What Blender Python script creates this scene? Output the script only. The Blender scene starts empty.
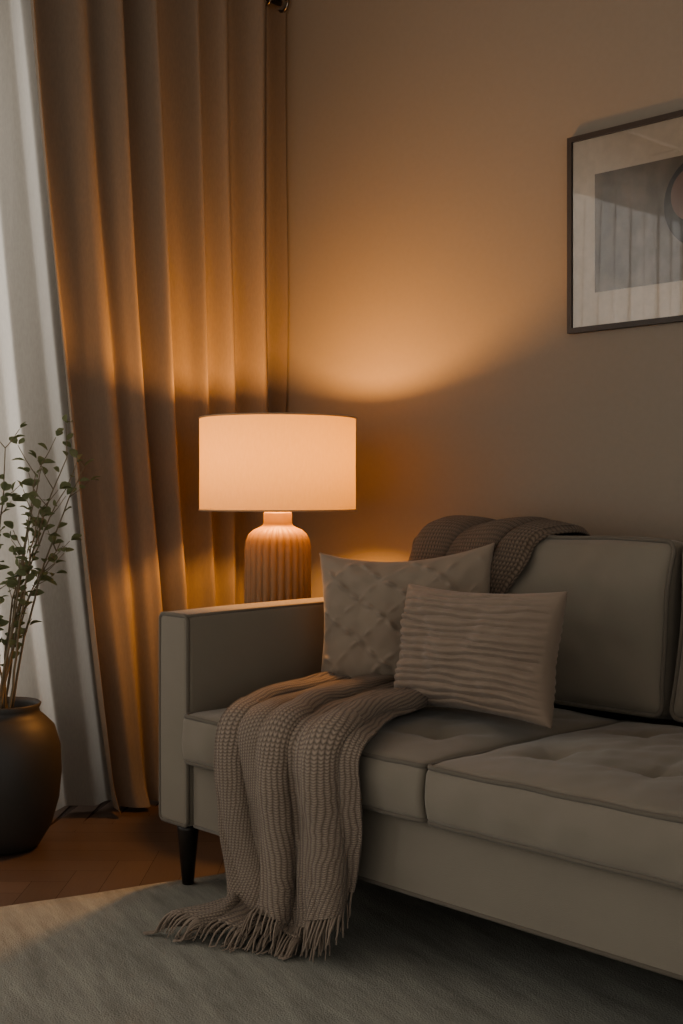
import bpy, bmesh, math, random
from mathutils import Vector, Matrix, noise
random.seed(7)
S=bpy.context.scene
COL=S.collection
FW=Vector((-0.7182,0.6958,0)); RT=Vector((0.6958,0.7182,0))

# ---------------------------------------------------------------- helpers
def link(o,parent=None):
    COL.objects.link(o)
    if parent is not None: o.parent=parent
    return o
def obj_from(name,verts,faces,mat=None,parent=None,smooth=True,uvs=None):
    me=bpy.data.meshes.new(name); me.from_pydata([tuple(v) for v in verts],[],faces)
    if smooth:
        for p in me.polygons: p.use_smooth=True
    if uvs is not None:
        l=me.uv_layers.new(name="UVMap")
        for lp in me.loops: l.data[lp.index].uv=uvs[lp.vertex_index]
    me.update()
    o=bpy.data.objects.new(name,me)
    if mat: me.materials.append(mat)
    return link(o,parent)
def empty(name,loc=(0,0,0)):
    o=bpy.data.objects.new(name,None); o.location=loc; o.empty_display_size=.1
    return link(o)
def top(o,label,cat,group=None):
    o["label"]=label; o["category"]=cat
    if group: o["group"]=group
def struct(o): o["kind"]="structure"; return o
def grid(name,nu,nv,f,mat,parent=None,closed_u=False,uvscale=(1,1)):
    V=[];F=[];U=[]
    for j in range(nv+1):
        for i in range(nu+1):
            u=i/nu; v=j/nv
            V.append(f(u,v)); U.append((u*uvscale[0],v*uvscale[1]))
    for j in range(nv):
        for i in range(nu):
            a=j*(nu+1)+i; F.append((a,a+1,a+nu+2,a+nu+1))
    return obj_from(name,V,F,mat,parent,True,U)
def lathe(name,prof,mat,parent=None,n=48,loc=(0,0,0),rib=None):
    V=[];F=[]
    for k,(r,z) in enumerate(prof):
        for i in range(n):
            a=2*math.pi*i/n
            rr=r+(rib(a,z,r) if rib else 0)
            V.append((loc[0]+rr*math.cos(a),loc[1]+rr*math.sin(a),loc[2]+z))
    for k in range(len(prof)-1):
        for i in range(n):
            a=k*n+i;b=k*n+(i+1)%n
            F.append((a,b,b+n,a+n))
    return obj_from(name,V,F,mat,parent)
def tube_data(pts,r,closed=False,n=8,rend=None):
    pts=[Vector(p) for p in pts]; N=len(pts); V=[];F=[]
    up=Vector((0,0,1))
    for i,p in enumerate(pts):
        if closed: t=(pts[(i+1)%N]-pts[i-1])
        else: t=(pts[min(i+1,N-1)]-pts[max(i-1,0)])
        if t.length<1e-9: t=Vector((0,0,1))
        t.normalize()
        ref=up if abs(t.z)<.95 else Vector((1,0,0))
        a=t.cross(ref).normalized(); b=t.cross(a).normalized()
        if i>0:
            a2=(pa-t*pa.dot(t))
            if a2.length>1e-6:
                a=a2.normalized(); b=t.cross(a).normalized()
        pa=a
        rr=r if rend is None else r+(rend-r)*i/(N-1)
        for k in range(n):
            c=2*math.pi*k/n
            V.append(p+a*math.cos(c)*rr+b*math.sin(c)*rr)
    M=N if closed else N-1
    for i in range(M):
        for k in range(n):
            j=(i+1)%N
            F.append((i*n+k,i*n+(k+1)%n,j*n+(k+1)%n,j*n+k))
    if not closed:
        F.append(tuple(range(n))[::-1]); F.append(tuple((N-1)*n+k for k in range(n)))
    return V,F
def tubes(name,lst,mat,parent=None,n=8):
    V=[];F=[]
    for item in lst:
        pts,r,cl=item[0],item[1],item[2]; re=item[3] if len(item)>3 else None
        v,f=tube_data(pts,r,cl,n,re); o=len(V); V+=v; F+=[tuple(x+o for x in q) for q in f]
    return obj_from(name,V,F,mat,parent)
def steps(h,r,n):
    L=[-h]
    for k in range(1,5): L.append(-h+r*k/4)
    for k in range(1,n): L.append(-(h-r)+2*(h-r)*k/n)
    for k in range(0,5): L.append(h-r+r*k/4)
    return L
def rbox(name,c,h,r,mat,parent=None,n=(10,10,10),post=None,rot=None):
    bm=bmesh.new(); X=[steps(h[i],r,n[i]) for i in range(3)]
    cache={}
    def vert(p):
        k=tuple(round(q,6) for q in p)
        if k not in cache: cache[k]=bm.verts.new(k)
        return cache[k]
    for ax in range(3):
        a,b=[(1,2),(2,0),(0,1)][ax]
        for s in (-1,1):
            for i in range(len(X[a])-1):
                for j in range(len(X[b])-1):
                    q=[]
                    for (ii,jj) in ((i,j),(i+1,j),(i+1,j+1),(i,j+1)):
                        p=[0,0,0]; p[ax]=s*h[ax]; p[a]=X[a][ii]; p[b]=X[b][jj]; q.append(vert(p))
                    if s<0: q=q[::-1]
                    try: bm.faces.new(q)
                    except ValueError: pass
    for v in bm.verts:
        p=v.co.copy()
        inn=Vector([max(-(h[i]-r),min(h[i]-r,p[i])) for i in range(3)])
        d=p-inn
        if d.length>1e-9: p=inn+d.normalized()*r
        if post: p=post(p)
        if rot is not None: p=rot@p
        v.co=p+Vector(c)
    me=bpy.data.meshes.new(name); bm.to_mesh(me); bm.free()
    for q in me.polygons: q.use_smooth=True
    me.materials.append(mat)
    o=bpy.data.objects.new(name,me); return link(o,parent)
def box(name,a,b,mat,parent=None,bev=0):
    bm=bmesh.new(); bmesh.ops.create_cube(bm,size=1)
    for v in bm.verts:
        v.co=Vector([(a[i]+b[i])/2+v.co[i]*(b[i]-a[i]) for i in range(3)])
    if bev: bmesh.ops.bevel(bm,geom=bm.edges[:],offset=bev,segments=2,affect='EDGES',profile=.6)
    me=bpy.data.meshes.new(name); bm.to_mesh(me); bm.free(); me.materials.append(mat)
    o=bpy.data.objects.new(name,me); return link(o,parent)
def rrect(hx,hy,r,z,n=6,m=14):
    P=[]
    for (cx,cy,a0) in ((hx-r,hy-r,0),(-hx+r,hy-r,90),(-hx+r,-hy+r,180),(hx-r,-hy+r,270)):
        for k in range(n+1):
            a=math.radians(a0+90*k/n); P.append(Vector((cx+r*math.cos(a),cy+r*math.sin(a),z)))
    Q=[]
    for i,p in enumerate(P):
        q=P[(i+1)%len(P)]; L=(q-p).length; k=max(1,int(L/.04))
        for t in range(k): Q.append(p.lerp(q,t/k))
    return Q

# ---------------------------------------------------------------- materials
def newmat(name):
    m=bpy.data.materials.new(name); m.use_nodes=True; nt=m.node_tree
    return m,nt,nt.nodes["Principled BSDF"]
def fabric(name,col,col2=None,nscale=6,weave=500,bump=.25,rough=.95,sheen=.2,big=0.0,coord='Object',bdist=.002):
    m,nt,b=newmat(name); N=nt.nodes; L=nt.links
    tc=N.new("ShaderNodeTexCoord")
    n1=N.new("ShaderNodeTexNoise"); n1.inputs["Scale"].default_value=nscale; n1.inputs["Detail"].default_value=6
    L.new(tc.outputs[coord],n1.inputs["Vector"])
    mx=N.new("ShaderNodeMix"); mx.data_type='RGBA'
    c2=col2 or tuple(c*.8 for c in col)
    mx.inputs["A"].default_value=(*col,1); mx.inputs["B"].default_value=(*c2,1)
    L.new(n1.outputs["Fac"],mx.inputs["Factor"])
    L.new(mx.outputs["Result"],b.inputs["Base Color"])
    b.inputs["Roughness"].default_value=rough
    b.inputs["Sheen Weight"].default_value=sheen; b.inputs["Specular IOR Level"].default_value=.2
    n2=N.new("ShaderNodeTexNoise"); n2.inputs["Scale"].default_value=weave; n2.inputs["Detail"].default_value=3
    L.new(tc.outputs[coord],n2.inputs["Vector"])
    bp=N.new("ShaderNodeBump"); bp.inputs["Strength"].default_value=bump; bp.inputs["Distance"].default_value=bdist
    L.new(n2.outputs["Fac"],bp.inputs["Height"]); L.new(bp.outputs["Normal"],b.inputs["Normal"])
    return m
def simple(name,col,rough=.5,metal=0,bump=0,scale=40,var=.78):
    m,nt,b=newmat(name); N=nt.nodes;L=nt.links
    tc=N.new("ShaderNodeTexCoord"); n=N.new("ShaderNodeTexNoise"); n.inputs["Scale"].default_value=scale; n.inputs["Detail"].default_value=5
    L.new(tc.outputs["Object"],n.inputs["Vector"])
    mx=N.new("ShaderNodeMix"); mx.data_type='RGBA'
    mx.inputs["A"].default_value=(*col,1); mx.inputs["B"].default_value=(*[c*var for c in col],1)
    L.new(n.outputs["Fac"],mx.inputs["Factor"]); L.new(mx.outputs["Result"],b.inputs["Base Color"])
    b.inputs["Roughness"].default_value=rough; b.inputs["Metallic"].default_value=metal
    if bump:
        bp=N.new("ShaderNodeBump"); bp.inputs["Strength"].default_value=bump; bp.inputs["Distance"].default_value=.002
        L.new(n.outputs["Fac"],bp.inputs["Height"]); L.new(bp.outputs["Normal"],b.inputs["Normal"])
    return m
def knit(name,col,col2,su,sv):
    m,nt,b=newmat(name); N=nt.nodes;L=nt.links
    uv=N.new("ShaderNodeUVMap"); uv.uv_map="UVMap"
    wn=N.new("ShaderNodeTexNoise"); wn.inputs["Scale"].default_value=14; wn.inputs["Detail"].default_value=3
    L.new(uv.outputs["UV"],wn.inputs["Vector"])
    wm=N.new("ShaderNodeVectorMath"); wm.operation='MULTIPLY_ADD'; wm.inputs[1].default_value=(.016,.012,0)
    L.new(wn.outputs["Color"],wm.inputs[0]); L.new(uv.outputs["UV"],wm.inputs[2])
    sep=N.new("ShaderNodeSeparateXYZ"); L.new(wm.outputs[0],sep.inputs[0])
    def mth(op,a,b_=None):
        x=N.new("ShaderNodeMath"); x.operation=op
        for i,q in enumerate((a,b_)):
            if q is None: continue
            if isinstance(q,(int,float)): x.inputs[i].default_value=q
            else: L.new(q,x.inputs[i])
        return x.outputs[0]
    a=mth('MULTIPLY',sep.outputs[0],su); bb=mth('MULTIPLY',sep.outputs[1],sv)
    fr=mth('ABSOLUTE',mth('SUBTRACT',mth('FRACT',a),.5))
    h1=mth('ABSOLUTE',mth('SINE',mth('ADD',mth('MULTIPLY',bb,math.pi),mth('MULTIPLY',fr,3.0))))
    h2=mth('ABSOLUTE',mth('SINE',mth('MULTIPLY',a,math.pi)))
    h=mth('MULTIPLY',mth('POWER',h1,.6),mth('POWER',h2,.6))
    mx=N.new("ShaderNodeMix"); mx.data_type='RGBA'
    mx.inputs["A"].default_value=(*col2,1); mx.inputs["B"].default_value=(*col,1)
    L.new(h,mx.inputs["Factor"]); L.new(mx.outputs["Result"],b.inputs["Base Color"])
    bp=N.new("ShaderNodeBump"); bp.inputs["Strength"].default_value=.8; bp.inputs["Distance"].default_value=.003
    L.new(h,bp.inputs["Height"]); L.new(bp.outputs["Normal"],b.inputs["Normal"])
    b.inputs["Roughness"].default_value=.95; b.inputs["Sheen Weight"].default_value=.15; b.inputs["Specular IOR Level"].default_value=.15
    return m
def thin(name,col,trans=.5,see=0.0,weave=(300,300),tcol=None):
    m=bpy.data.materials.new(name); m.use_nodes=True; nt=m.node_tree; N=nt.nodes;L=nt.links
    N.remove(N["Principled BSDF"]); out=N["Material Output"]
    tc=N.new("ShaderNodeTexCoord"); n=N.new("ShaderNodeTexNoise"); n.inputs["Scale"].default_value=220
    mp=N.new("ShaderNodeMapping"); mp.inputs["Scale"].default_value=(1,1,.25)
    L.new(tc.outputs["Object"],mp.inputs[0]); L.new(mp.outputs[0],n.inputs["Vector"])
    mx=N.new("ShaderNodeMix"); mx.data_type='RGBA'
    mx.inputs["A"].default_value=(*col,1); mx.inputs["B"].default_value=(*[c*.82 for c in col],1)
    L.new(n.outputs["Fac"],mx.inputs["Factor"])
    d=N.new("ShaderNodeBsdfDiffuse"); t=N.new("ShaderNodeBsdfTranslucent")
    L.new(mx.outputs["Result"],d.inputs["Color"])
    if tcol: t.inputs["Color"].default_value=(*tcol,1)
    else: L.new(mx.outputs["Result"],t.inputs["Color"])
    m1=N.new("ShaderNodeMixShader"); m1.inputs[0].default_value=trans
    L.new(d.outputs[0],m1.inputs[1]); L.new(t.outputs[0],m1.inputs[2])
    last=m1.outputs[0]
    if see>0:
        tr=N.new("ShaderNodeBsdfTransparent"); m2=N.new("ShaderNodeMixShader"); m2.inputs[0].default_value=see
        L.new(last,m2.inputs[1]); L.new(tr.outputs[0],m2.inputs[2]); last=m2.outputs[0]
    L.new(last,out.inputs["Surface"]); return m

M_wall=simple("wall_paint",(.282,.248,.206),.9,0,.05,60,.92)
M_ceil=simple("ceiling_paint",(.40,.37,.33),.9)
M_trim=simple("trim_paint",(.38,.35,.31),.6)
M_sofa=fabric("sofa_fabric",(.238,.213,.174),(.20,.18,.147),5,700,.25,.92,.25)
M_pipe=fabric("sofa_piping",(.16,.143,.117),(.135,.12,.10),5,700,.2)
M_dark=simple("dark_wood",(.02,.015,.012),.4)
M_drape=thin("drape_linen",(.28,.235,.192),.12)
M_sheer=thin("sheer_voile",(.48,.45,.405),.45,.10)
M_shade=thin("shade_linen",(.66,.56,.44),.42,0,(1,1),(.225,.165,.075))
M_steel=simple("brushed_steel",(.35,.32,.29),.3,1)
M_brass=simple("aged_brass",(.35,.24,.12),.35,1)
M_table=simple("walnut",(.09,.05,.03),.4,0,0,8)
M_base=simple("terracotta_ceramic",(.27,.17,.095),.6,0,.1,30)
M_pot=simple("dark_glaze",(.05,.046,.042),.55,0,.15,12)
M_soil=simple("soil",(.02,.014,.01),1,0,1,120)
M_stem=simple("twig_bark",(.20,.165,.11),.8)
M_leaf=thin("leaf_green",(.19,.215,.125),.3)
M_p1=fabric("tan_cotton",(.30,.25,.20),(.255,.212,.17),8,600,.3)
M_p2=fabric("ribbed_taupe",(.275,.218,.172),(.235,.187,.148),8,600,.3)
M_throw=knit("knit_taupe",(.33,.27,.218),(.11,.088,.072),110,150)
M_fringe=fabric("fringe_yarn",(.28,.228,.185),None,30,800,.2)
M_throw2=knit("knit_brown",(.21,.163,.127),(.07,.054,.042),70,56)

# rug
m,nt,b=newmat("rug_wool"); N=nt.nodes;L=nt.links
tc=N.new("ShaderNodeTexCoord"); mp=N.new("ShaderNodeMapping"); mp.inputs["Scale"].default_value=(1.2,7,1)
n=N.new("ShaderNodeTexNoise"); n.inputs["Scale"].default_value=3; n.inputs["Detail"].default_value=9; n.inputs["Roughness"].default_value=.7
L.new(tc.outputs["Object"],mp.inputs[0]); L.new(mp.outputs[0],n.inputs["Vector"])
cr=N.new("ShaderNodeValToRGB"); cr.color_ramp.elements[0].position=.33; cr.color_ramp.elements[0].color=(.225,.226,.205,1)
cr.color_ramp.elements[1].position=.68; cr.color_ramp.elements[1].color=(.36,.362,.325,1)
L.new(n.outputs["Fac"],cr.inputs[0]); L.new(cr.outputs[0],b.inputs["Base Color"]); b.inputs["Roughness"].default_value=1
n2=N.new("ShaderNodeTexNoise"); n2.inputs["Scale"].default_value=260; L.new(tc.outputs["Object"],n2.inputs["Vector"])
bp=N.new("ShaderNodeBump"); bp.inputs["Strength"].default_value=.6; bp.inputs["Distance"].default_value=.004
L.new(n2.outputs["Fac"],bp.inputs["Height"]); L.new(bp.outputs[0],b.inputs["Normal"]); b.inputs["Specular IOR Level"].default_value=.1
M_rug=m
# parquet
m,nt,b=newmat("oak_parquet"); N=nt.nodes;L=nt.links
at=N.new("ShaderNodeAttribute"); at.attribute_name="tone"
uv=N.new("ShaderNodeUVMap"); uv.uv_map="UVMap"
mp=N.new("ShaderNodeMapping"); mp.inputs["Scale"].default_value=(2,40,1); L.new(uv.outputs[0],mp.inputs[0])
n=N.new("ShaderNodeTexNoise"); n.inputs["Scale"].default_value=3; n.inputs["Detail"].default_value=6; L.new(mp.outputs[0],n.inputs["Vector"])
ad=N.new("ShaderNodeMath"); ad.operation='ADD'; L.new(at.outputs["Fac"],ad.inputs[0]); L.new(n.outputs["Fac"],ad.inputs[1])
hf=N.new("ShaderNodeMath"); hf.operation='MULTIPLY'; hf.inputs[1].default_value=.5; L.new(ad.outputs[0],hf.inputs[0])
cr=N.new("ShaderNodeValToRGB"); cr.color_ramp.elements[0].position=.1; cr.color_ramp.elements[0].color=(.085,.060,.047,1)
cr.color_ramp.elements[1].position=.9; cr.color_ramp.elements[1].color=(.14,.100,.078,1)
L.new(hf.outputs[0],cr.inputs[0]); L.new(cr.outputs[0],b.inputs["Base Color"]); b.inputs["Roughness"].default_value=.45
M_floor=m
M_gap=simple("floor_gap",(.05,.03,.02),.9)

# ---------------------------------------------------------------- room shell
XW=-3.42; YW=2.80; X1=2.2; Y0=-2.4; ZC=2.9
Wt=.09; nn=6
V=[];F=[];U=[];T=[]
ca,sa=math.cos(math.radians(45)),math.sin(math.radians(45))
def addtile(x0,y0,w,h,vert):
    g=.0005
    pts=[(x0+g,y0+g),(x0+w-g,y0+g),(x0+w-g,y0+h-g),(x0+g,y0+h-g)]
    P=[(ca*x-sa*y,sa*x+ca*y) for x,y in pts]
    cx=sum(p[0] for p in P)/4; cy=sum(p[1] for p in P)/4
    if not(XW-.2<cx<X1+.2 and Y0-.2<cy<YW+.2): return
    k=len(V)
    for x,y in P: V.append((min(max(x,XW),X1),min(max(y,Y0),YW),0))
    r=random.random()*5
    UU=[(0,0),(1,0),(1,.17),(0,.17)] if not vert else [(0,0),(0,.17),(1,.17),(1,0)]
    U.extend([(a+r,b_+r*3) for a,b_ in UU]); T.extend([random.random()]*4); F.append((k,k+1,k+2,k+3))
for k in range(-80,81):
    for mm in range(-8,9):
        addtile((k+mm*2*nn)*Wt,k*Wt,nn*Wt,Wt,False)
        addtile((k+nn+mm*2*nn)*Wt,(k-nn+1)*Wt,Wt,nn*Wt,True)
k=len(V); V+= [(XW,Y0,-.003),(X1,Y0,-.003),(X1,YW,-.003),(XW,YW,-.003),(XW,Y0,-.08),(X1,Y0,-.08),(X1,YW,-.08),(XW,YW,-.08)]
U+=[(0,0)]*8; T+=[0]*8
F+=[(k,k+1,k+2,k+3),(k+4,k+7,k+6,k+5),(k,k+4,k+5,k+1),(k+1,k+5,k+6,k+2),(k+2,k+6,k+7,k+3),(k+3,k+7,k+4,k)]
fl=obj_from("floor",V,F,M_floor,None,False,U); fl.data.materials.append(M_gap)
for p in fl.data.polygons[-6:]: p.material_index=1
a=fl.data.attributes.new("tone",'FLOAT','POINT')
for i,t in enumerate(T): a.data[i].value=t
struct(fl)
struct(box("wall_back",(XW-.12,YW,0),(X1,YW+.12,ZC),M_wall))
WY0,WY1,WZ0,WZ1=-1.5,1.92,.12,2.5
bm=bmesh.new()
def addb(bm,a,b):
    r=bmesh.ops.create_cube(bm,size=1)
    for v in r["verts"]: v.co=Vector([(a[i]+b[i])/2+v.co[i]*(b[i]-a[i]) for i in range(3)])
for a_,b_ in (((XW-.12,WY1,0),(XW,YW,ZC)),((XW-.12,Y0,0),(XW,WY0,ZC)),((XW-.12,WY0,0),(XW,WY1,WZ0)),((XW-.12,WY0,WZ1),(XW,WY1,ZC))): addb(bm,a_,b_)
me=bpy.data.meshes.new("wall_left"); bm.to_mesh(me); bm.free(); me.materials.append(M_wall)
wl=bpy.data.objects.new("wall_left",me); link(wl); struct(wl)
struct(box("ceiling",(XW-.12,Y0,ZC),(X1,YW+.12,ZC+.1),M_ceil))
bm=bmesh.new(); fr=.05
addb(bm,(XW-.09,WY0,WZ0),(XW-.03,WY1,WZ0+fr)); addb(bm,(XW-.09,WY0,WZ1-fr),(XW-.03,WY1,WZ1))
for yy in (WY0,WY0+(WY1-WY0)/3-.02,WY0+2*(WY1-WY0)/3-.02,WY1-fr): addb(bm,(XW-.09,yy,WZ0+fr),(XW-.03,yy+fr,WZ1-fr))
me=bpy.data.meshes.new("window_1"); bm.to_mesh(me); bm.free(); me.materials.append(M_trim)
w=bpy.data.objects.new("window_1",me); link(w); struct(w)
struct(box("baseboard_back",(XW+.015,YW-.015,0),(X1,YW,.09),M_trim))
struct(box("baseboard_left",(XW,WY1-.02,0),(XW+.015,YW,.09),M_trim))

# ---------------------------------------------------------------- rug
e0=Vector((-2.586,1.424,0)); e1=Vector((-2.44,1.914,0)); dy=(e1-e0).normalized(); dx=Vector((dy.y,-dy.x,0))
corner=e1+dy*.60
rw,rl=3.3,3.6
V=[];F=[]
nu,nv=60,66
for j in range(nv+1):
    for i in range(nu+1):
        x=rw*i/nu; y=-rl*j/nv
        e=.0015*noise.noise(Vector((x*6,y*6,1)))
        V.append((x,y,.0115+e))
top_n=len(V)
for j in range(nv):
    for i in range(nu):
        a=j*(nu+1)+i; F.append((a,a+nu+1,a+nu+2,a+1))
bl=[i for i in range(nu+1)]+[j*(nu+1)+nu for j in range(1,nv+1)]+[nv*(nu+1)+i for i in range(nu-1,-1,-1)]+[j*(nu+1) for j in range(nv-1,0,-1)]
for q in bl: V.append((V[q][0],V[q][1],.001))
for i in range(len(bl)):
    j=(i+1)%len(bl); F.append((bl[i],bl[j],top_n+j,top_n+i))
rug=obj_from("area_rug",V,F,M_rug,None,True)
rug.location=corner; rug.rotation_euler=(0,0,math.atan2(dx.y,dx.x))
top(rug,"pale grey-green low pile area rug on the parquet","rug")

# ---------------------------------------------------------------- sofa
XL,XR=-2.387,-.844; YF=1.803; YB=2.735; ZB=.157; ZA=.665; AW=.116
sofa=empty("sofa",((XL+XR)/2,2.27,0)); sofa["label"]="olive-grey upholstered sofa with track arms and tufted cushions"; sofa["category"]="sofa"
PAR=Matrix.Translation(sofa.location).inverted()
def sp(o,p=sofa):
    o.parent=p
    if p is sofa: o.matrix_parent_inverse=PAR
    return o
sb=sp(rbox("seat_base",((XL+XR)/2,(YF+.012+2.64)/2,(ZB+.317)/2),((XR-XL)/2,(2.64-YF-.012)/2,(.317-ZB)/2),.012,M_sofa,None,(12,8,3)))
sp(tubes("piping",[([(XL+.01,YF+.014,ZB+.006),((XL+XR)/2,YF+.014,ZB+.006),(XR-.01,YF+.014,ZB+.006)],.005,False)],M_pipe),sb)
for xa,xb in ((XL-AW,XL),(XR,XR+AW)):
    cx=(xa+xb)/2; hy=(YB-YF)/2; hz=(ZA-ZB)/2
    arm=sp(rbox("armrest",(cx,(YF+YB)/2,(ZA+ZB)/2),(AW/2,hy,hz),.016,M_sofa,None,(4,10,8),
        post=lambda p:Vector((p.x*(1+.05*(1-(p.z/hz)**2)),p.y,p.z+(.006*(1-(p.y/hy)**2) if p.z>0 else 0)))))
    ring=[Vector((cx+q.x,YF+.004,(ZA+ZB)/2+q.y)) for q in rrect(AW/2-.004,hz-.004,.014,0)]
    tr=[([(xx,YF+.004,ZA-.005),(xx,2.0,ZA-.001),(xx,2.3,ZA+.001),(xx,2.6,ZA-.001),(xx,YB-.01,ZA-.005)],.0045,False) for xx in (xa+.006,xb-.006)]
    sp(tubes("piping",[(ring,.0055,True)]+tr,M_pipe),arm)
sp(rbox("backrest",((XL+XR)/2,2.69,(.74+ZB)/2),((XR-XL)/2,.045,(.74-ZB)/2),.02,M_sofa,None,(12,3,8)))
def leg(x,y,z0):
    V=[];F=[]
    pr=[(.014,z0),(.026,.145),(.026,ZB)]
    for r,z in pr:
        for k in range(12):
            a=2*math.pi*k/12+math.pi/12; V.append((x+r*math.cos(a),y+r*math.sin(a),z))
    for i in range(2):
        for k in range(12): F.append((i*12+k,i*12+(k+1)%12,(i+1)*12+(k+1)%12,(i+1)*12+k))
    F.append(tuple(range(12))[::-1]); F.append(tuple(range(24,36)))
    sp(obj_from("leg",V,F,M_dark))
leg(-2.425,1.833,.013); leg(-.80,1.84,.013); leg(-2.425,2.68,0); leg(-.80,2.68,0)
XM=-1.614
def seatc(x0,x1,seed):
    hx=(x1-x0)/2-.002; y0,y1=YF-.018,2.47; hy=(y1-y0)/2; hz=.056; c=Vector(((x0+x1)/2,(y0+y1)/2,.318+hz))
    tf=[(tx*hx*.62,ty*hy*.45+.02) for tx in (-1,0,1) for ty in (-1,1)]
    def post(p):
        q=p.copy()
        e=(1-min(1,abs(p.x/hx))**4)*(1-min(1,abs(p.y/hy))**4)
        if p.z>0:
            w=p.z/hz
            z=.026*e**.7
            for tx,ty in tf:
                ddx,ddy=p.x-tx,p.y-ty
                d=math.hypot(ddx,ddy); z-=.018*math.exp(-(d/.03)**2)+.008*math.exp(-(d/.09)**2)
                an=math.atan2(ddy,ddx)
                z-=.006*math.exp(-(d/.11)**2)*max(0,math.cos(an*4+seed+tx*9))**2*min(1,d/.03)
            z+=.006*noise.noise(Vector((p.x*8+seed,p.y*8,0)))+.004*noise.noise(Vector((p.x*28+seed,p.y*20,0)))*e
            q.z+=z*w
        s=1-(p.z/hz)**2
        if abs(p.y)>hy*.9: q.y+=math.copysign(.010*s*(1+.9*noise.noise(Vector((p.x*14,p.z*20,seed)))),p.y)
        return q
    o=sp(rbox("seat_cushion",c,(hx,hy,hz),.016,M_sofa,None,(60,54,6),post))
    rings=[]
    for zz in (hz-.003,-hz+.004):
        rings.append(([c+Vector((q.x,q.y,q.z+.003*noise.noise(q*12))) for q in rrect(hx-.002,hy-.002,.016,zz)],.0052,True))
    sp(tubes("piping",rings,M_pipe),o)
    for tx,ty in tf:
        p=post(Vector((tx,ty,hz)))
        bm=bmesh.new(); bmesh.ops.create_uvsphere(bm,u_segments=12,v_segments=8,radius=.008)
        for v in bm.verts: v.co=Vector((v.co.x,v.co.y,v.co.z*.45))+c+p+Vector((0,0,.001))
        me=bpy.data.meshes.new("button"); bm.to_mesh(me); bm.free(); me.materials.append(M_sofa)
        ob=bpy.data.objects.new("button",me); link(ob,o)
seatc(XL,XM,1.3); seatc(XM,XR,5.1)
XBM=-1.48
BR=Matrix.Rotation(math.radians(-9),3,'X')
def backc(x0,x1,seed):
    hx=(x1-x0)/2-.003; hy=.085; hz=.200; c=Vector(((x0+x1)/2,2.54,.638))
    def post(p):
        e=(1-min(1,abs(p.x/hx))**3)*(1-min(1,abs(p.z/hz))**3)
        q=p.copy()
        ng=noise.noise(Vector((p.x*6,p.z*6,seed))); nf=noise.noise(Vector((p.x*16+p.z*6,p.z*12-p.x*5,seed)))
        q.y+=(.048*e+.016*ng+.011*nf*e)*(-1 if p.y<0 else .2)
        q.x*=1-.034*(1-(p.z/hz)**2)
        if p.z>0: q.z+=.006*math.cos(p.x/hx*math.pi*.5)-.012*noise.noise(Vector((p.x*6,seed,1)))-.001
        return q
    o=sp(rbox("back_cushion",c,(hx,hy,hz),.032,M_sofa,None,(44,6,30),post,BR))
    R=[]
    for yy in (-hy+.010,hy-.010):
        R.append(([c+BR@post(Vector((q.x,yy-.002 if yy<0 else yy,q.y))) for q in rrect(hx-.006,hz-.006,.026,0)],.0055,True))
    sp(tubes("piping",R,M_pipe),o)
backc(-2.30,XBM,2.2); backc(XBM,XR,7.7)

# ---------------------------------------------------------------- pillows
def pillow(name,loc,w,h,t,yaw,tilt,roll,mat,relief,label,n=150,sag=.10):
    V=[];F=[];idx={}
    R=Matrix.Rotation(yaw,3,'Z')@Matrix.Rotation(-tilt,3,'X')@Matrix.Rotation(roll,3,'Y')
    for s in (-1,1):
        for j in range(n+1):
            for i in range(n+1):
                u=-1+2*i/n; v=-1+2*j/n
                e=max(0,(1-u*u)*(1-v*v))
                if s==1 and e<1e-9: idx[(s,i,j)]=idx[(-1,i,j)]; continue
                th=t/2*(e**.42)
                x=u*w/2*(1-.085*(1-v*v)); z=v*h/2*(1-(sag if v>0 else .09)*(1-u*u))
                rl=relief(u,v)*min(1,e*6)
                th+=rl+.013*noise.noise(Vector((u*2.2,v*2.2,s*3+w*10)))*min(1,e*4)
                th+=.006*noise.noise(Vector((u*6,v*5,s*5+w*3)))*min(1,e*4)
                idx[(s,i,j)]=len(V); V.append((x,s*th,z))
    for s in (-1,1):
        for j in range(n):
            for i in range(n):
                q=(idx[(s,i,j)],idx[(s,i+1,j)],idx[(s,i+1,j+1)],idx[(s,i,j+1)])
                if s==1: q=q[::-1]
                F.append(q)
    V=[R@Vector(v) for v in V]
    o=obj_from(name,V,F,mat); o.location=loc
    top(o,label,"pillow"); return o
def rel1(u,v):
    d=0
    for (a,b,sg) in ((u*.5+v*.5,u-v,1),(u*.5-v*.5,u+v,-1)):
        k=a*3.2+.25+.04*math.sin(b*5); f=abs(k-round(k))
        dash=.5+.5*math.sin(b*20+round(k)*2)
        r=math.exp(-(f/.07)**2)*(.15+.85*dash)
        if sg<0: r*=.45
        d=max(d,r)
    return .010*d
def rel2(u,v):
    ph=v*8.0*math.pi+ 1.4*noise.noise(Vector((u*2.5,v*4,2)))
    return .0095*(abs(math.sin(ph))**.8)-.003
pillow("throw_pillow",(-2.120,2.275,.636),.46,.375,.17,math.radians(27),math.radians(13),math.radians(-4),M_p1,rel1,
       "tan pillow with stitched diagonal dashes leaning in the sofa corner",sag=.2)
pillow("lumbar_pillow",(-1.775,2.130,.606),.465,.285,.16,math.radians(-2),math.radians(12),math.radians(-1),M_p2,rel2,
       "taupe pillow with horizontal corded ribs resting against the tan pillow")

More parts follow.
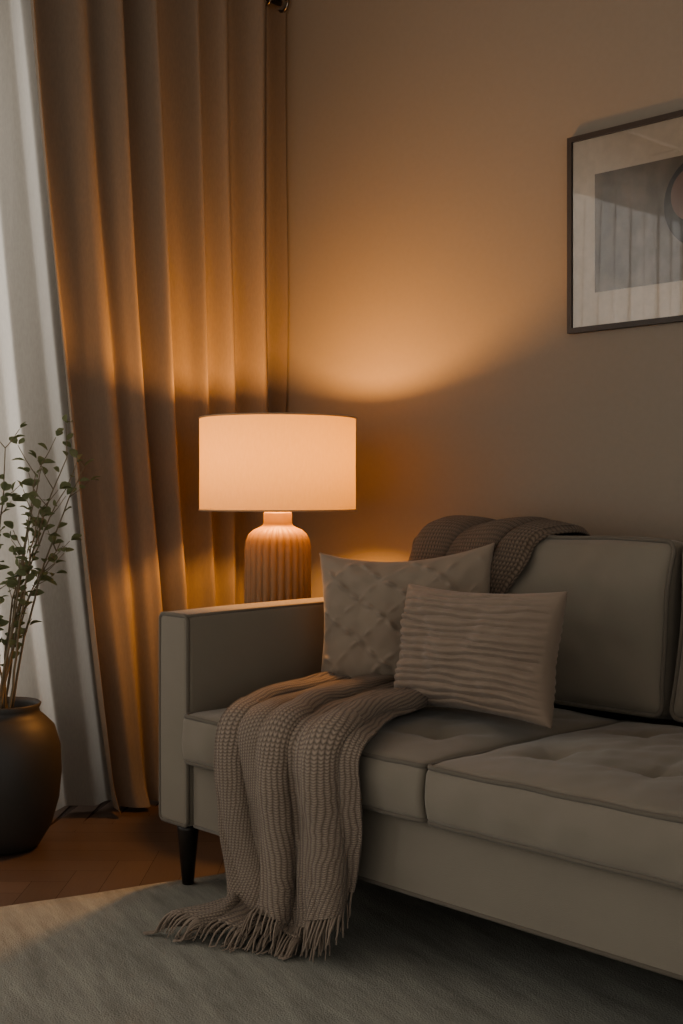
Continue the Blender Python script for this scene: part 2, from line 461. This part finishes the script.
# ---------------------------------------------------------------- seat throw
def poly_path(P):
    P=[Vector(p) for p in P]; L=[0]
    for i in range(1,len(P)): L.append(L[-1]+(P[i]-P[i-1]).length)
    def f(s):
        s=max(0,min(L[-1]-1e-6,s))
        for i in range(1,len(P)):
            if s<=L[i]:
                t=(s-L[i-1])/(L[i]-L[i-1]); return P[i-1].lerp(P[i],t)
        return P[-1]
    return f,L[-1]
def smooth_path(P,it=3):
    P=[Vector(p) for p in P]
    for _ in range(it):
        Q=[P[0]]
        for i in range(len(P)-1):
            Q.append(P[i].lerp(P[i+1],.25)); Q.append(P[i].lerp(P[i+1],.75))
        Q.append(P[-1]); P=Q
    return poly_path(P)
def interp(tab,s):
    if s<=tab[0][0]: return tab[0][1]
    for i in range(1,len(tab)):
        if s<=tab[i][0]:
            t=(s-tab[i-1][0])/(tab[i][0]-tab[i-1][0]); t=t*t*(3-2*t)
            return tab[i-1][1]*(1-t)+tab[i][1]*t
    return tab[-1][1]
pf,PL=smooth_path([(2.17,.478),(2.05,.478),(1.92,.472),(1.83,.462),(1.772,.452),(1.750,.42),(1.758,.34),(1.765,.25),(1.765,.15),(1.755,.07),(1.735,.030),(1.67,.022),(1.55,.020),(1.45,.020)])
def throw_pt(u,v):
    Lu=interp([(0,.97),(.12,.95),(.3,.88),(.55,.86),(.8,.78),(1,.70)],u)
    s=v*Lu
    p=pf(s); q=pf(s+.01); q0=pf(s-.01)
    t=(q-q0).normalized(); nrm=Vector((t.y,-t.x))
    if nrm.x>0 and s>.3: nrm=-nrm
    if s<=.3 and nrm.y<0: nrm=-nrm
    xl=interp([(0,-2.25),(.25,-2.22),(.42,-2.175),(.6,-2.155),(.8,-2.12),(.9,-2.11),(.98,-2.16)],s)
    xr=interp([(0,-1.88),(.2,-1.84),(.42,-1.775),(.6,-1.765),(.9,-1.775)],s)
    uu=u+.012*math.sin(7*u*math.pi+3*s)
    x=xl+(xr-xl)*uu
    n1=noise.noise(Vector((u*3,s*2.2,0)))
    ph=6.8*u+.30*math.sin(2.6*s+1)*(1-u*.5)+.25*math.sin(6*u+4*s)+.40*n1
    k=ph
    A=interp([(0,.028),(.3,.032),(.42,.034),(.55,.052),(.85,.058),(1.0,.026)],s)
    A*=.72+.38*math.sin(k*2.3+1.0)
    r=abs(math.cos(math.pi*ph))**.62
    d=.003+A*r
    d+=.007*abs(math.sin(math.pi*(ph*2.0+.4*math.sin(4*s))))*r
    d+=.008*noise.noise(Vector((u*7,s*8,3)))
    x+=.026*math.sin(2*math.pi*ph)*(1 if s>.35 else .7)
    edge=min(u,1-u)
    if edge<.03: d*=edge/.03*.8+.2
    y=p.x+nrm.x*d; z=p.y+nrm.y*d
    return Vector((x,y,max(z,.02)))
throw=grid("throw_blanket",400,320,throw_pt,M_throw)
top(throw,"taupe chunky knit throw draped over the seat edge onto the rug","blanket")
mdf=throw.modifiers.new("thick",'SOLIDIFY'); mdf.thickness=.006; mdf.offset=0
FR=[]
for i in range(150):
    u=(i+.5)/150
    a=throw_pt(u,1); b=throw_pt(u,.985); d=(a-b).normalized()
    ln=.05+.02*random.random(); P=[a-d*.006]; p=a.copy()
    for k in range(5):
        d=(d+Vector((random.uniform(-.22,.22),random.uniform(-.22,.12),-.35))).normalized()
        p=p+d*ln/5
        if p.z<.018: p.z=.018; d.z=0; d.normalize()
        P.append(p.copy())
    FR.append((P,.0028,False,.0016))
fo=tubes("fringe",FR,M_fringe,throw,5); fo["kind"]="stuff"

# ---------------------------------------------------------------- back throw
pb,PBL=smooth_path([(2.395,.56),(2.405,.64),(2.412,.72),(2.430,.79),(2.465,.85),(2.53,.868),(2.60,.864),(2.65,.842),(2.68,.80),(2.705,.765)],2)
def bt(u,v):
    s=v*PBL; p=pb(s); t=(pb(s+.01)-pb(s-.01)).normalized(); nrm=Vector((-t.y,t.x))
    xl=interp([(0,-2.24),(.25,-2.26),(.5,-2.27)],s)
    xr=interp([(0,-1.99),(.12,-1.94),(.26,-1.87),(.40,-1.82),(.55,-1.85)],s)
    ph=3.4*u+.3*math.sin(5*s+u*3)
    d=.008+.018*abs(math.cos(math.pi*ph))**.7*(.8+.3*math.sin(u*9+1))+.008*noise.noise(Vector((u*5,s*9,8)))
    e=min(u,1-u)
    if e<.12: d*=.1+.9*(e/.12)**.6
    x=xl+(xr-xl)*u+.016*math.sin(2*math.pi*ph)
    return Vector((x,p.x+nrm.x*d,p.y+nrm.y*d-(.008 if e<.02 else 0)))
t2=grid("throw_blanket",140,120,bt,M_throw2)
top(t2,"brown knit throw folded over the top of the sofa back","blanket")
mdf=t2.modifiers.new("thick",'SOLIDIFY'); mdf.thickness=.006; mdf.offset=0

# ---------------------------------------------------------------- side table + lamp
LX,LY=-2.71,2.37; TZ=.595
tb=empty("side_table",(LX,LY,0)); top(tb,"small round walnut side table beside the sofa arm","table")
lathe("table_top",[(0.0001,TZ-.025),(.185,TZ-.025),(.19,TZ-.018),(.19,TZ-.006),(.185,TZ),(.0001,TZ)],M_table,tb,64)
lathe("pedestal",[(.0001,.02),(.025,.02),(.02,.06),(.018,.3),(.022,.55),(.05,TZ-.025),(.0001,TZ-.025)],M_dark,tb,32)
lathe("foot",[(.0001,0),(.14,0),(.14,.012),(.03,.024),(.0001,.024)],M_dark,tb,48)
lamp=empty("table_lamp",(LX,LY,TZ)); top(lamp,"table lamp with fluted terracotta base and glowing cream drum shade","lamp")
def rib(a,z,r):
    if r<.05: return 0
    f=min(1,max(0,(r-.055)/.03))
    return f*(.008*(abs(math.sin(a*13))**.7)-.006)
prof=[(.0001,0),(.088,0),(.093,.006),(.094,.03)]+[(.094,.03+.02*k) for k in range(1,9)]+[(.0935,.205),(.090,.225),(.082,.243),(.068,.256),(.052,.263),(.044,.268),(.041,.275),(.041,.302),(.038,.306),(.0001,.306)]
lathe("lamp_base",prof,M_base,lamp,260,(0,0,0),rib)
Z0,Z1=.907-TZ,1.170-TZ; RS=.2245
lathe("lamp_shade",[(RS,Z0),(RS,Z0+.05),(RS-.0005,(Z0+Z1)/2),(RS,Z1-.05),(RS,Z1)],M_shade,lamp,96)
M_rim=simple("shade_trim",(.50,.36,.24),.8)
for z in (Z0,Z1):
    tubes("shade_rim",[([(RS*math.cos(a*math.pi/36),RS*math.sin(a*math.pi/36),z) for a in range(72)],.0024,True)],M_rim,lamp,8)
zs=1.063-TZ
sp_=[([(0,0,.30),(0,0,zs-.045)],.006,False)]
for k in range(3):
    a=2*math.pi*k/3+.4
    sp_.append(([(.004*math.cos(a),.004*math.sin(a),zs-.06),(.12*math.cos(a),.12*math.sin(a),Z0+.03),(RS*math.cos(a),RS*math.sin(a),Z0+.004)],.0018,False))
tubes("shade_support",sp_,M_brass,lamp,8)
lathe("bulb_socket",[(.0001,zs-.085),(.018,zs-.085),(.018,zs-.035),(.0001,zs-.03)],M_brass,lamp,24)
m=bpy.data.materials.new("bulb_glass"); m.use_nodes=True; nt=m.node_tree;N=nt.nodes;L=nt.links; N.remove(N["Principled BSDF"])
e=N.new("ShaderNodeEmission"); e.inputs[0].default_value=(1,.6,.3,1); e.inputs[1].default_value=3
t=N.new("ShaderNodeBsdfTransparent"); x=N.new("ShaderNodeMixShader"); x.inputs[0].default_value=.85
L.new(e.outputs[0],x.inputs[1]); L.new(t.outputs[0],x.inputs[2]); L.new(x.outputs[0],N["Material Output"].inputs[0])
lathe("light_bulb",[(.0001,zs-.042),(.014,zs-.035),(.028,zs-.014),(.031,zs),(.027,zs+.016),(.015,zs+.027),(.0001,zs+.031)],m,lamp,24)
ld=bpy.data.lights.new("bulb_light",'POINT'); ld.energy=35; ld.color=(1,.455,.135); ld.shadow_soft_size=.042
lo=bpy.data.objects.new("bulb_light",ld); lo.location=(LX,LY,1.063); link(lo)

# ---------------------------------------------------------------- curtains
XD=-3.155; ZR=2.60
rod=empty("curtain_rod",(XD,1,ZR)); top(rod,"slim steel curtain rod above the window","curtain rod")
tubes("rod",[([(0,-2.5,0),(0,0,0),(0,1.77,0)],.011,False)],M_steel,rod,16)
for yy in (-2.3,-.7,.70):
    box("bracket",(XW-XD,yy-.01,-.016),(0,yy+.01,-.009),M_steel,rod)
NF=7
def drape(u,v):
    z=.015+v*(ZR+.05-.015); h=max(0,1-z/ZR)
    yl=1.79+.29*h**1.2
    uw=u+.016*math.sin(u*17+1)+.009*math.sin(u*31)
    ph=2*math.pi*NF*(uw+.012*math.sin(3*z+u*9)*h)+.9
    A=.044*(1-.2*h)*(1+.30*math.sin(u*13+2))+.022*noise.noise(Vector((u*8,z*.6,1)))*h
    y=yl+(2.785-yl)*u+.006*math.sin(ph*.5+z*2)*h*(1-u)
    x=XD+A*math.sin(ph)+.22*A*math.sin(ph*2+1.0+u*5)*(.4+.6*h)+.02*h*math.sin(u*5+1)+.008*noise.noise(Vector((u*26,z*1.0,4)))*min(1,h*2)
    if z<.12: x+=.03*(1-z/.12)**2*(1+math.sin(ph))*.5
    return (x,y,z)
dr=grid("curtain",460,120,drape,M_drape)
top(dr,"heavy taupe linen grommet curtain hanging to the floor","curtain")
cross=[]
for i in range(4000):
    u=i/4000; a=drape(u,.981); b=drape(min(1,(i+1)/4000),.981)
    if (a[0]-XD)*(b[0]-XD)<0: cross.append(a[1])
for yy in cross:
    P=[(XD+.024*math.cos(k*math.pi/12),yy,ZR+.024*math.sin(k*math.pi/12)) for k in range(24)]
    tubes("grommet",[(P,.005,True)],M_steel,dr,8)
def sheer(u,v):
    z=.02+v*(2.62-.02); h=1-z/2.62
    yr=1.89+.27*h**1.1
    y=-.35+(yr+.35)*u
    ph=2*math.pi*19*u+.9*math.sin(1.6*z+u*12)*h+1.2*noise.noise(Vector((u*9,z*.4,5)))
    x=-3.290+.022*math.sin(ph)+.016*noise.noise(Vector((u*20,z*.9,9)))
    x+=.085*max(0,(u-.86)/.14)*h**.8
    return (x,y+.004*math.sin(2*ph),z)
sh=grid("sheer_curtain",620,60,sheer,M_sheer)
top(sh,"pale translucent voile curtain in front of the window","curtain")

# ---------------------------------------------------------------- picture
px0,px1,pz0,pz1=-1.998,-1.34,1.385,1.912
pic=empty("framed_picture",((px0+px1)/2,2.79,(pz0+pz1)/2)); top(pic,"abstract print with wide cream mat in a thin dark frame","picture")
def pc(o):
    o.parent=pic; o.matrix_parent_inverse=Matrix.Translation(pic.location).inverted(); return o
M_frame=simple("frame_wood",(.05,.038,.03),.4)
M_mat=simple("mat_board",(.76,.62,.49),.9)
bm=bmesh.new(); f=.014; FY=2.782
addb(bm,(px0,FY,pz0),(px0+f,2.798,pz1)); addb(bm,(px1-f,FY,pz0),(px1,2.798,pz1))
addb(bm,(px0+f,FY,pz0),(px1-f,2.798,pz0+f)); addb(bm,(px0+f,FY,pz1-f),(px1-f,2.798,pz1))
me=bpy.data.meshes.new("picture_frame"); bm.to_mesh(me); bm.free(); me.materials.append(M_frame)
pc(link(bpy.data.objects.new("picture_frame",me)))
pc(box("mat_board",(px0+f,2.790,pz0+f),(px1-f,2.797,pz1-f),M_mat))
m,nt,b=newmat("art_ink"); N=nt.nodes;L=nt.links
tc=N.new("ShaderNodeTexCoord"); mp=N.new("ShaderNodeMapping"); mp.inputs["Scale"].default_value=(5,1,4); L.new(tc.outputs["Object"],mp.inputs[0])
n=N.new("ShaderNodeTexNoise"); n.inputs["Scale"].default_value=2.2; n.inputs["Detail"].default_value=8; L.new(mp.outputs[0],n.inputs["Vector"])
cr=N.new("ShaderNodeValToRGB"); cr.color_ramp.elements[0].position=.3; cr.color_ramp.elements[0].color=(.10,.075,.055,1)
cr.color_ramp.elements[1].position=.7; cr.color_ramp.elements[1].color=(.27,.20,.145,1)
L.new(n.outputs["Fac"],cr.inputs[0]); L.new(cr.outputs[0],b.inputs["Base Color"]); b.inputs["Roughness"].default_value=.8
ax0,ax1,az0,az1=px0+.085,px1-.085,1.487,1.80
pc(box("art_print",(ax0,2.7885,az0),(ax1,2.7905,az1),m))
def disc(name,cx,cz,rx,rz,yy,col,a0=0,a1=360):
    V=[(cx,yy,cz)];F=[]
    n=48
    for k in range(n+1):
        a=math.radians(a0+(a1-a0)*k/n); V.append((cx+rx*math.cos(a),yy,cz+rz*math.sin(a)))
    for k in range(n): F.append((0,k+1,k+2))
    pc(obj_from(name,V,F,simple(name+"_ink",col,.85),None,False))
disc("art_block",-1.585,1.68,.12,.12,2.7881,(.035,.028,.026))
disc("art_shape",-1.63,1.70,.055,.065,2.7877,(.32,.18,.14))
disc("art_spot",-1.615,1.69,.028,.032,2.7873,(.05,.03,.028))
m=bpy.data.materials.new("picture_glass"); m.use_nodes=True; nt=m.node_tree;N=nt.nodes;L=nt.links; N.remove(N["Principled BSDF"])
g=N.new("ShaderNodeBsdfGlossy"); g.inputs["Roughness"].default_value=.02
t=N.new("ShaderNodeBsdfTransparent"); fz=N.new("ShaderNodeFresnel"); fz.inputs[0].default_value=1.6
x=N.new("ShaderNodeMixShader"); ad=N.new("ShaderNodeMath"); ad.operation='ADD'; ad.inputs[1].default_value=.10
L.new(fz.outputs[0],ad.inputs[0]); L.new(ad.outputs[0],x.inputs[0]); L.new(t.outputs[0],x.inputs[1]); L.new(g.outputs[0],x.inputs[2]); L.new(x.outputs[0],N["Material Output"].inputs[0])
pc(obj_from("picture_glass",[(px0+f,2.786,pz0+f),(px1-f,2.786,pz0+f),(px1-f,2.786,pz1-f),(px0+f,2.786,pz1-f)],[(0,1,2,3)],m,None,False))

# ---------------------------------------------------------------- potted plant
PX,PY=-3.060,1.690
pot=empty("potted_plant",(PX,PY,0)); top(pot,"leafy branching plant in a rounded dark glazed pot beside the curtain","plant")
lathe("pot",[(.0001,0),(.085,0),(.098,.008),(.130,.06),(.150,.13),(.157,.20),(.154,.27),(.138,.325),(.112,.352),(.099,.362),(.097,.374),(.103,.387),(.099,.390),(.092,.377),(.090,.35),(.090,.33)],M_pot,pot,64)
lathe("soil",[(.0001,.345),(.05,.347),(.092,.34)],M_soil,pot,32)
tips=[(8,436,-.02),(30,462,.06),(46,452,-.05),(62,478,.03),(84,455,0),(72,446,-.07),(58,530,.05),(-18,470,.0),(-35,520,.04),(4,500,-.08),(34,560,.08),(12,550,.1),(-10,590,.08),(48,498,-.1)]
STEM=[];leaves=[]
def bez(a,b,c,t): return a*(1-t)**2+b*2*t*(1-t)+c*t*t
for (tx,ty,dd) in tips:
    lat=(tx-2)*.00268; z=.95-(ty-495+12)*.00268
    tip=RT*lat+FW*dd+Vector((0,0,z))
    if PX+tip.x<-3.2: tip.x=-3.2-PX
    a=Vector((random.uniform(-.05,.05),random.uniform(-.05,.05),.34))
    mid=Vector((tip.x*.25+random.uniform(-.03,.03),tip.y*.25+random.uniform(-.03,.03),.34+(z-.34)*.6))
    P=[bez(a,mid,tip,t/14)+Vector((random.uniform(-1,1),random.uniform(-1,1),0))*.003 for t in range(15)]
    STEM.append((P,.0042,False,.0014))
    for k in range(4,15):
        p=P[k]; d=(P[k]-P[k-1]).normalized()
        for rep in range(2 if k>6 else 1):
            if random.random()<.3: continue
            side=Vector((random.uniform(-1,1),random.uniform(-1,1),random.uniform(-.1,.6))).normalized()
            dr_=(d*.5+side).normalized()
            if k>5 and random.random()<.3:
                ln=random.uniform(.04,.085); q=p+dr_*ln*.5+Vector((0,0,.004)); e=p+dr_*ln+Vector((0,0,.015))
                STEM.append(([p,q,e],.0014,False,.0008))
                for w_ in (q,e):
                    s2=(dr_+Vector((random.uniform(-1,1),random.uniform(-1,1),random.uniform(-.5,.8)))).normalized()
                    leaves.append((w_,s2))
                leaves.append((e,dr_))
            else: leaves.append((p,dr_))
tubes("stems",STEM,M_stem,pot,6)
V=[];F=[]
for p,d in leaves:
    if PX+p.x<-3.19: continue
    ln=random.uniform(.026,.042); wd=ln*random.uniform(.55,.75)
    s=d.cross(Vector((random.uniform(-.9,.9),random.uniform(-.9,.9),1)))
    if s.length<.1: continue
    s.normalize(); nn_=s.cross(d).normalized()
    base=len(V)
    prof_=[(0,0),(.2,.32),(.45,.5),(.7,.42),(.9,.2),(1,0)]
    for t,w_ in prof_:
        c=p+d*(ln*t+.004)-Vector((0,0,1))*ln*.25*t*t
        V+= [c-s*wd*w_+nn_*wd*w_*.35,c,c+s*wd*w_+nn_*wd*w_*.35]
    for k in range(5):
        a=base+k*3; F+=[(a,a+1,a+4,a+3),(a+1,a+2,a+5,a+4)]
obj_from("foliage",V,F,M_leaf,pot)

# ---------------------------------------------------------------- lights
al=bpy.data.lights.new("window_daylight",'AREA'); al.shape='RECTANGLE'; al.energy=92; al.color=(1,.98,.95)
ao=bpy.data.objects.new("window_daylight",al); ao.location=(XW-.35,.2,1.35); ao.rotation_euler=(0,math.radians(-90),0); link(ao)
al.size,al.size_y=2.3,3.3
w=bpy.data.worlds.new("World"); S.world=w; w.use_nodes=True
bg=w.node_tree.nodes["Background"]; bg.inputs[0].default_value=(1,.94,.86,1); bg.inputs[1].default_value=.95
S.view_settings.look='AgX - Medium High Contrast'

# ---------------------------------------------------------------- camera
cd=bpy.data.cameras.new("camera"); cd.lens=1250/1024*36; cd.sensor_width=36; cd.shift_y=-17/1024; cd.clip_start=.02
co=bpy.data.objects.new("camera",cd); co.location=(0,0,.95); co.rotation_euler=(math.radians(90),0,math.radians(45.91)); link(co)
S.camera=co
